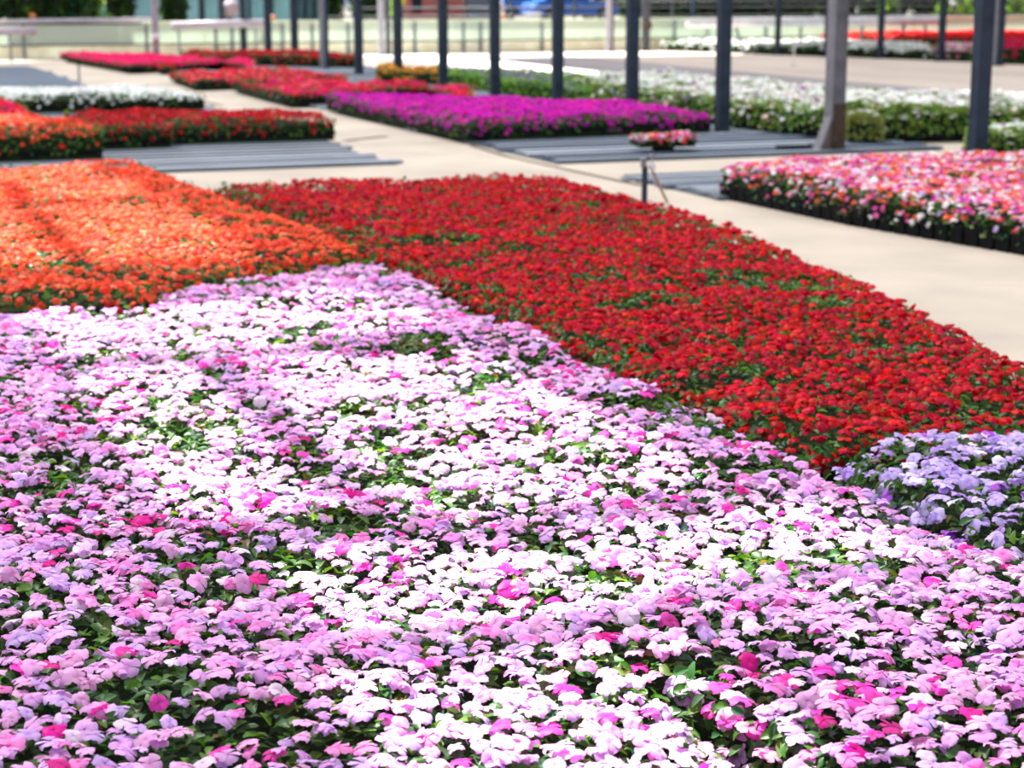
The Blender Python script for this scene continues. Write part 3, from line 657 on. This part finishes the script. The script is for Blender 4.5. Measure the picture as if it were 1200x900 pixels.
pipe('mauve pipe lying along the top of the low wall behind slim posts', (a[0], Y, a[1]), (b[0], Y, b[1]), .09, M_LRAIL, [(aty(px, 50, Y)[0], 0) for px in (210, 300)])
Y = 39.4
a = aty(806, 27, Y); b = aty(1104, 23, Y)
pipe('long white pipe raised on legs before the wall at the right', (a[0], Y, a[1]), (b[0], Y, b[1]), .11, plain('bright_white_pipe', (.85, .85, .9), .5), [(aty(862, 40, Y)[0], .25), (aty(938, 40, Y)[0], 0), (aty(1010, 40, Y)[0], 0), (aty(1058, 40, Y)[0], 0), (aty(1084, 40, Y)[0], 0)], leg_r=.035, legm=M_SLAT)
Y = 43.0
for i, (y0, x0, x1, lb) in enumerate([(20, 375, 1230, 'lower wire of the fence above the wall'), (10, 400, 1230, 'middle wire of the fence above the wall'), (2, 700, 1230, 'top wire of the fence above the wall')]):
    a = aty(x0, y0, Y); b = aty(x1, y0 - 8 if i else y0 - 6, Y)
    t = pipe('dark ' + lb, (a[0], Y, a[1]), (b[0], Y, a[1]), .022, M_DRAIL, [], name='fence_wire', cat='fence', group='fence wires')
for px, lb in ((600, 'just left of the white crate'), (675, 'in front of the bright blue car'), (790, 'at the left end of the dark hedge'), (1056, 'by the small yellow-green shrub')):
    a = aty(px, 20, Y)
    tag(MB().box(-.03, .03, -.03, .03, 0.03, 1.6).build('fence_post', M_DRAIL, None, (a[0], Y + .1, 0)), 'thin fence post behind the low wall ' + lb, 'post', 'thin fence posts')
def single_post(px, Y, w, mat, lb, mat2=None, knob=None):
    x, z = aty(px, 60, Y)
    t = thing('tall_post', lb, 'post', (x, Y, 0))
    MB().box(-w / 2, w / 2, -w / 2, w / 2, .008, 3.2).build('shaft', mat, t); MB().box(-w, w, -w, w, .004, .012).build('base_plate', mat, t)
    if mat2: MB().box(w / 2, w * 1.1, -w / 2, w / 2, .008, 3.2).build('shaded_side', mat2, t)  # darker strip paints the shaded right side of the post
    if knob: MB().ball((0, -w * .6, knob), w * .75, 8, 6).build('clamp', M_WHITE if mat == M_DULL else M_RUST, t)
single_post(183, 38.5, .12, M_DULL, 'white post standing behind the hot pink bed', None, .55)
single_post(447, 41.4, .12, M_DULL, 'pale post before the wall left of the lime green sign')
single_post(455, 41.6, .09, M_DRAIL, 'dark post directly beside the pale post by the green sign')
single_post(713, 41.6, .11, M_DULL, 'post before the blue car end, painted with a lit left and a shaded right side', M_DRAIL)
single_post(756.5, 41.7, .16, M_DRAIL, 'dark post with a rusty clamp at the start of the white bed', None, .62)
# stakes
for px, y0, y1, lb in [(930, 50, 77, 'thin beige stake standing alone on the sandy floor'), (93, 76, 95, 'thin grey stake on the far left path')]:
    x, y = at(px, y1); h_ = (y1 - y0) / (y1 + 17) * 1.6
    t = thing('sprinkler_stake', lb, 'stake', (x, y, 0)); MB().tube((0, 0, .003), (0, 0, h_), .018, 8).build('rod', M_PALE if px > 500 else M_STEEL, t)
    MB().tube((0, 0, h_), (0, 0, h_ + .04), .026, 8).build('nozzle', M_BLACK, t); MB().box(-.06, .06, -.06, .06, .002, .012).build('foot', M_STEEL, t)
# short tap post behind the red bed
x, y = at(755, 240)
t = thing('tap_post', 'short dark tap post with metal fittings and a leaning brown brace', 'tap', (x, y, 0))
MB().box(-.017, .017, -.017, .017, .001, .29).build('post', M_POST, t)
MB().tube((-.01, 0, .28), (-.01, 0, .33), .024, 10).tube((-.01, 0, .33), (-.01, 0, .345), .03, 10).build('pipe_fitting', M_STEEL, t, smooth=True)
MB().tube((.0, 0, .335), (.05, 0, .355), .014, 8).build('spout', M_POST, t)
MB().tube((.045, 0, .34), (.065, 0, .37), .022, 8).build('handle', M_STEEL, t)
MB().ball((.055, -.01, .285), .028, 10, 7, 1.2).build('float', M_WHITE, t, smooth=True)
MB().tube((.05, 0, .275), (.19, .0, .01), .011, 8).build('brace', M_COPPER, t)
# dark tube with a steel end piece on the slats left of the braced post
x, y = at(935, 177)
t = thing('hose_coupling', 'dark tube lying on the slats left of the braced post', 'hose', (x, y, .05))
MB().tube((-.25, 0, 0), (.12, -.03, 0), .016, 8).build('hose', M_BLACK, t); MB().tube((.12, -.03, 0), (.2, -.02, .0), .028, 8).build('coupling', M_STEEL, t)

# ------------------------------------------------------------------ beyond the wall
def glazed_building(label, px0, px1, Y, H_, mat, n, gap=.12):
    x0, x1 = aty(px0, 10, Y)[0], aty(px1, 10, Y)[0]
    t = thing('glasshouse', label, 'building', ((x0 + x1) / 2, Y, 0)); c = (x0 + x1) / 2
    MB().box(x0 - c, x1 - c, .06, 5, .02, H_).build('wall', M_TEALD, t)
    me = MB().box(0, (x1 - x0) / n - gap, -.02, .05, .25, H_ - .1).mesh('glass_panel', mat)
    for k in range(n):
        link('glass_panel', me, t, (x0 - c + (x1 - x0) * k / n + gap / 2, 0, 0))
    MB().box(x0 - c, x1 - c, -.1, .055, H_, H_ + .12).build('roof_edge', M_LRAIL, t)
    return t
glazed_building('pale teal glazed building behind the left half of the wall', 40, 345, 52, 3.0, M_TEAL, 11)
glazed_building('darker teal building joined to the right of the pale one', 347, 378, 52, 3.0, plain('deep_teal', (.035, .14, .17), .3, var=.4), 3)
# brick building with its courses of brick laid proud of the mortar
Y = 60
x0, x1 = aty(471, 10, Y)[0], aty(546, 10, Y)[0]; c = (x0 + x1) / 2
t = thing('brick_building', 'red brick building behind the middle of the wall', 'building', (c, Y, 0))
MB().box(x0 - c, x1 - c, .03, 6, .02, 3).build('wall', M_MORTAR, t)
bk = MB()
for r_ in range(16):
    zz = .08 + r_ * .18
    for k in range(12):
        xx = x0 - c + (k + (.5 if r_ % 2 else 0)) * (x1 - x0) / 12
        if xx + .1 < x1 - c: bk.box(xx, min(xx + (x1 - x0) / 12 - .03, x1 - c), -.005, .028, zz, zz + .155)
tag(bk.build('brickwork', M_BRICK, t), kind='stuff')
MB().box(x0 - c + .35, x0 - c + .7, -.03, -.006, .7, 1.6).build('window', M_GLASS, t)
x0, x1 = aty(548, 10, Y)[0], aty(578, 10, Y)[0]
t = thing('metal_shed', 'grey-blue metal shed right of the brick building', 'building', ((x0 + x1) / 2, Y, 0)); L = (x1 - x0)
MB().box(-L / 2, L / 2, 0.03, 4, .02, 2.8).build('wall', plain('grey_blue', (.16, .19, .25), .5), t)
for k in range(5): MB().box(-L / 2 + k * L / 5, -L / 2 + k * L / 5 + L / 5 - .05, -.01, .028, .03, 2.7).build('panel', plain('grey_blue_b', (.19, .22, .28), .5) if k == 0 else bpy.data.materials['grey_blue_b'], t)
# backdrop of dark hall behind the car
x0, x1 = aty(578, 10, 95)[0], aty(760, 10, 95)[0]
t = thing('dark_hall', 'dark hall behind the blue car', 'building', ((x0 + x1) / 2, 95, 0)); L = x1 - x0
MB().box(-L / 2, L / 2, 0, 6, .02, 4).build('wall', plain('dark_brown', (.05, .035, .04), .7, var=.4), t)
for k in range(4): MB().box(-L / 2 + .4 + k * L / 4, -L / 2 + .4 + k * L / 4 + 1.0, -.05, -.01, .1, 2.2).build('door', plain('reddish_door', (.14, .04, .05), .6) if k == 0 else bpy.data.materials['reddish_door'], t)
MB().box(-L / 2, L / 2, -.3, 6.3, 4.01, 4.3).build('roof', M_DRAIL, t)

def car(label, xc, Y, L=4.2):
    t = thing('car', label, 'car', (xc, Y, 0)); h = L / 2
    body = [(-h, .35), (-h, .75), (-h + .15, .86), (-h * .5, .95), (h * .42, .95), (h - .1, .82), (h, .6), (h, .35)]
    MB().prism_xz(body, -.85, .85).build('body', M_BLUE, t)
    cab = [(-h * .78, .955), (-h * .52, 1.42), (h * .12, 1.42), (h * .44, .955)]
    MB().prism_xz(cab, -.74, .74).build('cabin', M_BLUE, t)
    for a_, b_ in ((-.66, -.2), (-.16, .32)):
        MB().prism_xz([(h * a_, 1.0), (h * (a_ + .1), 1.36), (h * (b_ - .1), 1.36), (h * b_, 1.0)], -.76, -.742).build('window', M_GLASS, t)
    for sx in (-h * .62, h * .62):
        for sy in (-.86, .72):
            wl = MB().tube((sx, sy, .335), (sx, sy + .14, .335), .31, 18).build('wheel', M_RUBBER, t)
            MB().tube((sx, sy - .012, .335), (sx, sy + .01, .335), .18, 12).build('rim', M_STEEL, wl)
    MB().box(-h - .02, -h + .05, -.7, -.4, .62, .74).build('headlight', M_WHITE, t); MB().box(h * .93, h + .03, -.7, -.4, .62, .72).build('taillight', M_ORANGE, t)
    MB().box(h * .3, h * .36, -.95, -.86, .95, 1.05).build('mirror', M_WHITE, t)
    return t
car('bright blue car parked far behind the wall between the posts', aty(668, 10, 76)[0], 76, 4.0)
car('second blue car, half hidden left of the bright one', aty(618, 10, 84)[0], 84, 3.8)
# signs and small objects
def sign(px, y0, y1, w, Y, mat, label):
    x, z = aty(px, y1, Y); _, zt = aty(px, y0, Y)
    t = thing('sign', label, 'sign', (x, Y, 0)); MB().box(-w / 2, w / 2, -.02, .02, z, zt).build('board', mat, t); MB().box(-.02, .02, .021, .06, .02, zt).build('post', M_DRAIL, t)
sign(459.5, -6, 18, .15, 43.4, M_LIME, 'lime green upright sign above the wall')
sign(453, -8, 2, .22, 43.7, M_BSIGN, 'blue sign just left of the lime green one')
sign(472, -6, 6, .10, 43.6, plain('yellow', (.5, .42, .03), .5), 'small yellow sign right of the lime green one')
def lump(px, py, r, Y, mat, label, cat, name, sz=1.0):
    x, z = aty(px, py, Y); t = thing(name, label, cat, (x, Y, 0))
    MB().ball((0, 0, z), r, 12, 8, sz, .08).build('body', mat, t, smooth=True); MB().tube((0, 0, .02), (0, 0, z - r * sz * .8), r * .3, 8).build('stand', M_DRAIL, t)
lump(270, 10, .22, 46, M_PINKISH, 'greyish pink round drum between two slim posts above the wall', 'drum', 'round_drum')
lump(38, 19, .09, 44, M_ORANGE, 'small orange and white fitting on the far left handrail', 'fitting', 'rail_fitting')
lump(87, 18, .10, 44.2, M_WHITE, 'larger white fitting on the far left handrail', 'fitting', 'rail_fitting')
lump(78, 20, .07, 44.4, M_LRAIL, 'smaller pale fitting just left of the white one on the handrail', 'fitting', 'rail_fitting')
lump(319, 22, .10, 45, M_ORANGE, 'small orange bucket on the wall behind the slim posts', 'bucket', 'orange_bucket')
lump(590, 22, .12, 46, M_ORANGE, 'small orange and brown object on the wall right of the shed', 'bucket', 'orange_bucket')
lump(586, 10, .14, 46.5, M_WHITE, 'pale bundle above the wall right of the shed', 'bundle', 'pale_bundle', 1.5)
lump(1117, 4, .085, 45, M_WHITE, 'small white ball on a stand against the right hedge', 'lamp', 'white_ball')  # plain white ball on a thin stand
x, z = aty(624, 21, 43.6)
t = thing('white_crate', 'white crate above the wall before the blue cars', 'crate', (x, 43.6, 0)); MB().box(-.18, .18, -.12, .12, z - .12, z + .12, .02).build('body', M_WHITE, t); MB().box(-.19, .19, -.13, .13, z + .1, z + .13).build('rim', M_WHITE, t); MB().box(-.1, .1, -.08, .08, .02, z - .12).build('stand', M_DRAIL, t)

# shrubs and the hedge
def shrub(px, w_px, Y, H_, label, greens, cat='shrub', name='shrub', n=900, group=None):
    x, _ = aty(px, 10, Y); r = w_px / (F_PX / (Y * .98)) / 2
    t = thing(name, label, cat, (x, Y, 0), group)
    MB().tube((0, 0, .02), (0, 0, H_ * .5), .07, 8, .04).build('trunk', M_BARK, t)
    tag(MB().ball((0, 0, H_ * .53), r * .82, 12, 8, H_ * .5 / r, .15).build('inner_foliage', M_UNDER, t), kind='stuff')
    u = rng.normal(size=(n, 3)); u /= np.linalg.norm(u, axis=1)[:, None]; rad = rng.uniform(.75, 1.05, n) * (1 + .25 * (vnoise(u[:, 0] * 3 + px, u[:, 2] * 3, .5, 4) - .5))
    P = u * np.c_[rad * r, rad * r, rad * H_ * .52] + np.array([0, 0, H_ * .53]); P[:, 2] = np.clip(P[:, 2], .08, None)
    scatter('foliage', 'leaf', P, rng.uniform(0, 6.28, (n, 3)), .16 * rng.uniform(.6, 1.3, n), pick_colors(P[:, 0] + px, P[:, 2], greens, .3), t)
DG = [(6, (.012, .035, .010)), (3, (.02, .06, .012)), (1, (.06, .14, .01))]
YG = [(3, (.03, .09, .01)), (4, (.16, .30, .02)), (3, (.26, .40, .02))]
for px, wd, g_, lb in [(-8, 46, DG, 'dark shrub at the far left end above the wall'), (50, 34, DG, 'dark shrub above the white fittings of the handrail'), (76, 40, DG, 'black-green shrub left of the pale teal gap'),
                       (20, 34, DG, 'added dark shrub between the left end and the orange fitting, shading the wall'), (96, 34, DG, 'added dark shrub directly behind the pale handrail fittings, right side, shading the wall'),  # both added to close gaps so the wall's left end lies in shade
                       (104, 26, YG, 'yellow-green leafy shrub above the shaded wall'), (140, 34, DG, 'dark shrub halfway to the white post'), (203, 30, DG, 'narrow black shrub right behind the white post'),
                       (36, 12, YG, 'small yellow-green shrub near the orange fitting'), (390, 26, DG, 'dark shrub beside the two-toned post'), (432, 46, DG, 'broad dark shrub left of the lime green sign')]:
    shrub(px, wd, 47 + random.uniform(-.8, .8) if px > 110 or px in (36, 104) else 43.9 + (px % 3) * .15, (2.6 if px > 110 else 4.6) if g_ is DG else 1.9, lb, g_, group='shrubs behind the wall')
for i, (px, g_) in enumerate([(760, DG), (815, DG), (870, DG), (925, DG), (980, DG), (1035, DG), (1095, DG), (1150, DG), (1205, DG)]):
    shrub(px, 78, 50 + (i % 3) * .5, 2.8, ['dark hedge bush just right of the dark hall', 'dark hedge bush above the left end of the white pipe', 'dark hedge bush third from the hall',
          'dark hedge bush left of the braced post', 'dark hedge bush behind the braced post', 'dark hedge bush behind the small yellow-green shrub', 'dark hedge bush behind the small white ball',
          'dark hedge bush behind the nearest post', 'last dark hedge bush at the right edge'][i], g_, name='hedge_bush', n=1500, group='hedge beyond the wall')
for px, wd, lb in [(1043, 26, 'small yellow-green shrub above the right part of the white pipe'), (1118, 50, 'bright yellow-green shrub around the small white ball'), (1188, 34, 'yellow-green shrub at the right edge above the wall')]:
    shrub(px, wd, 46.5, 1.35, lb, YG, n=500, group='bright shrubs beyond the wall')
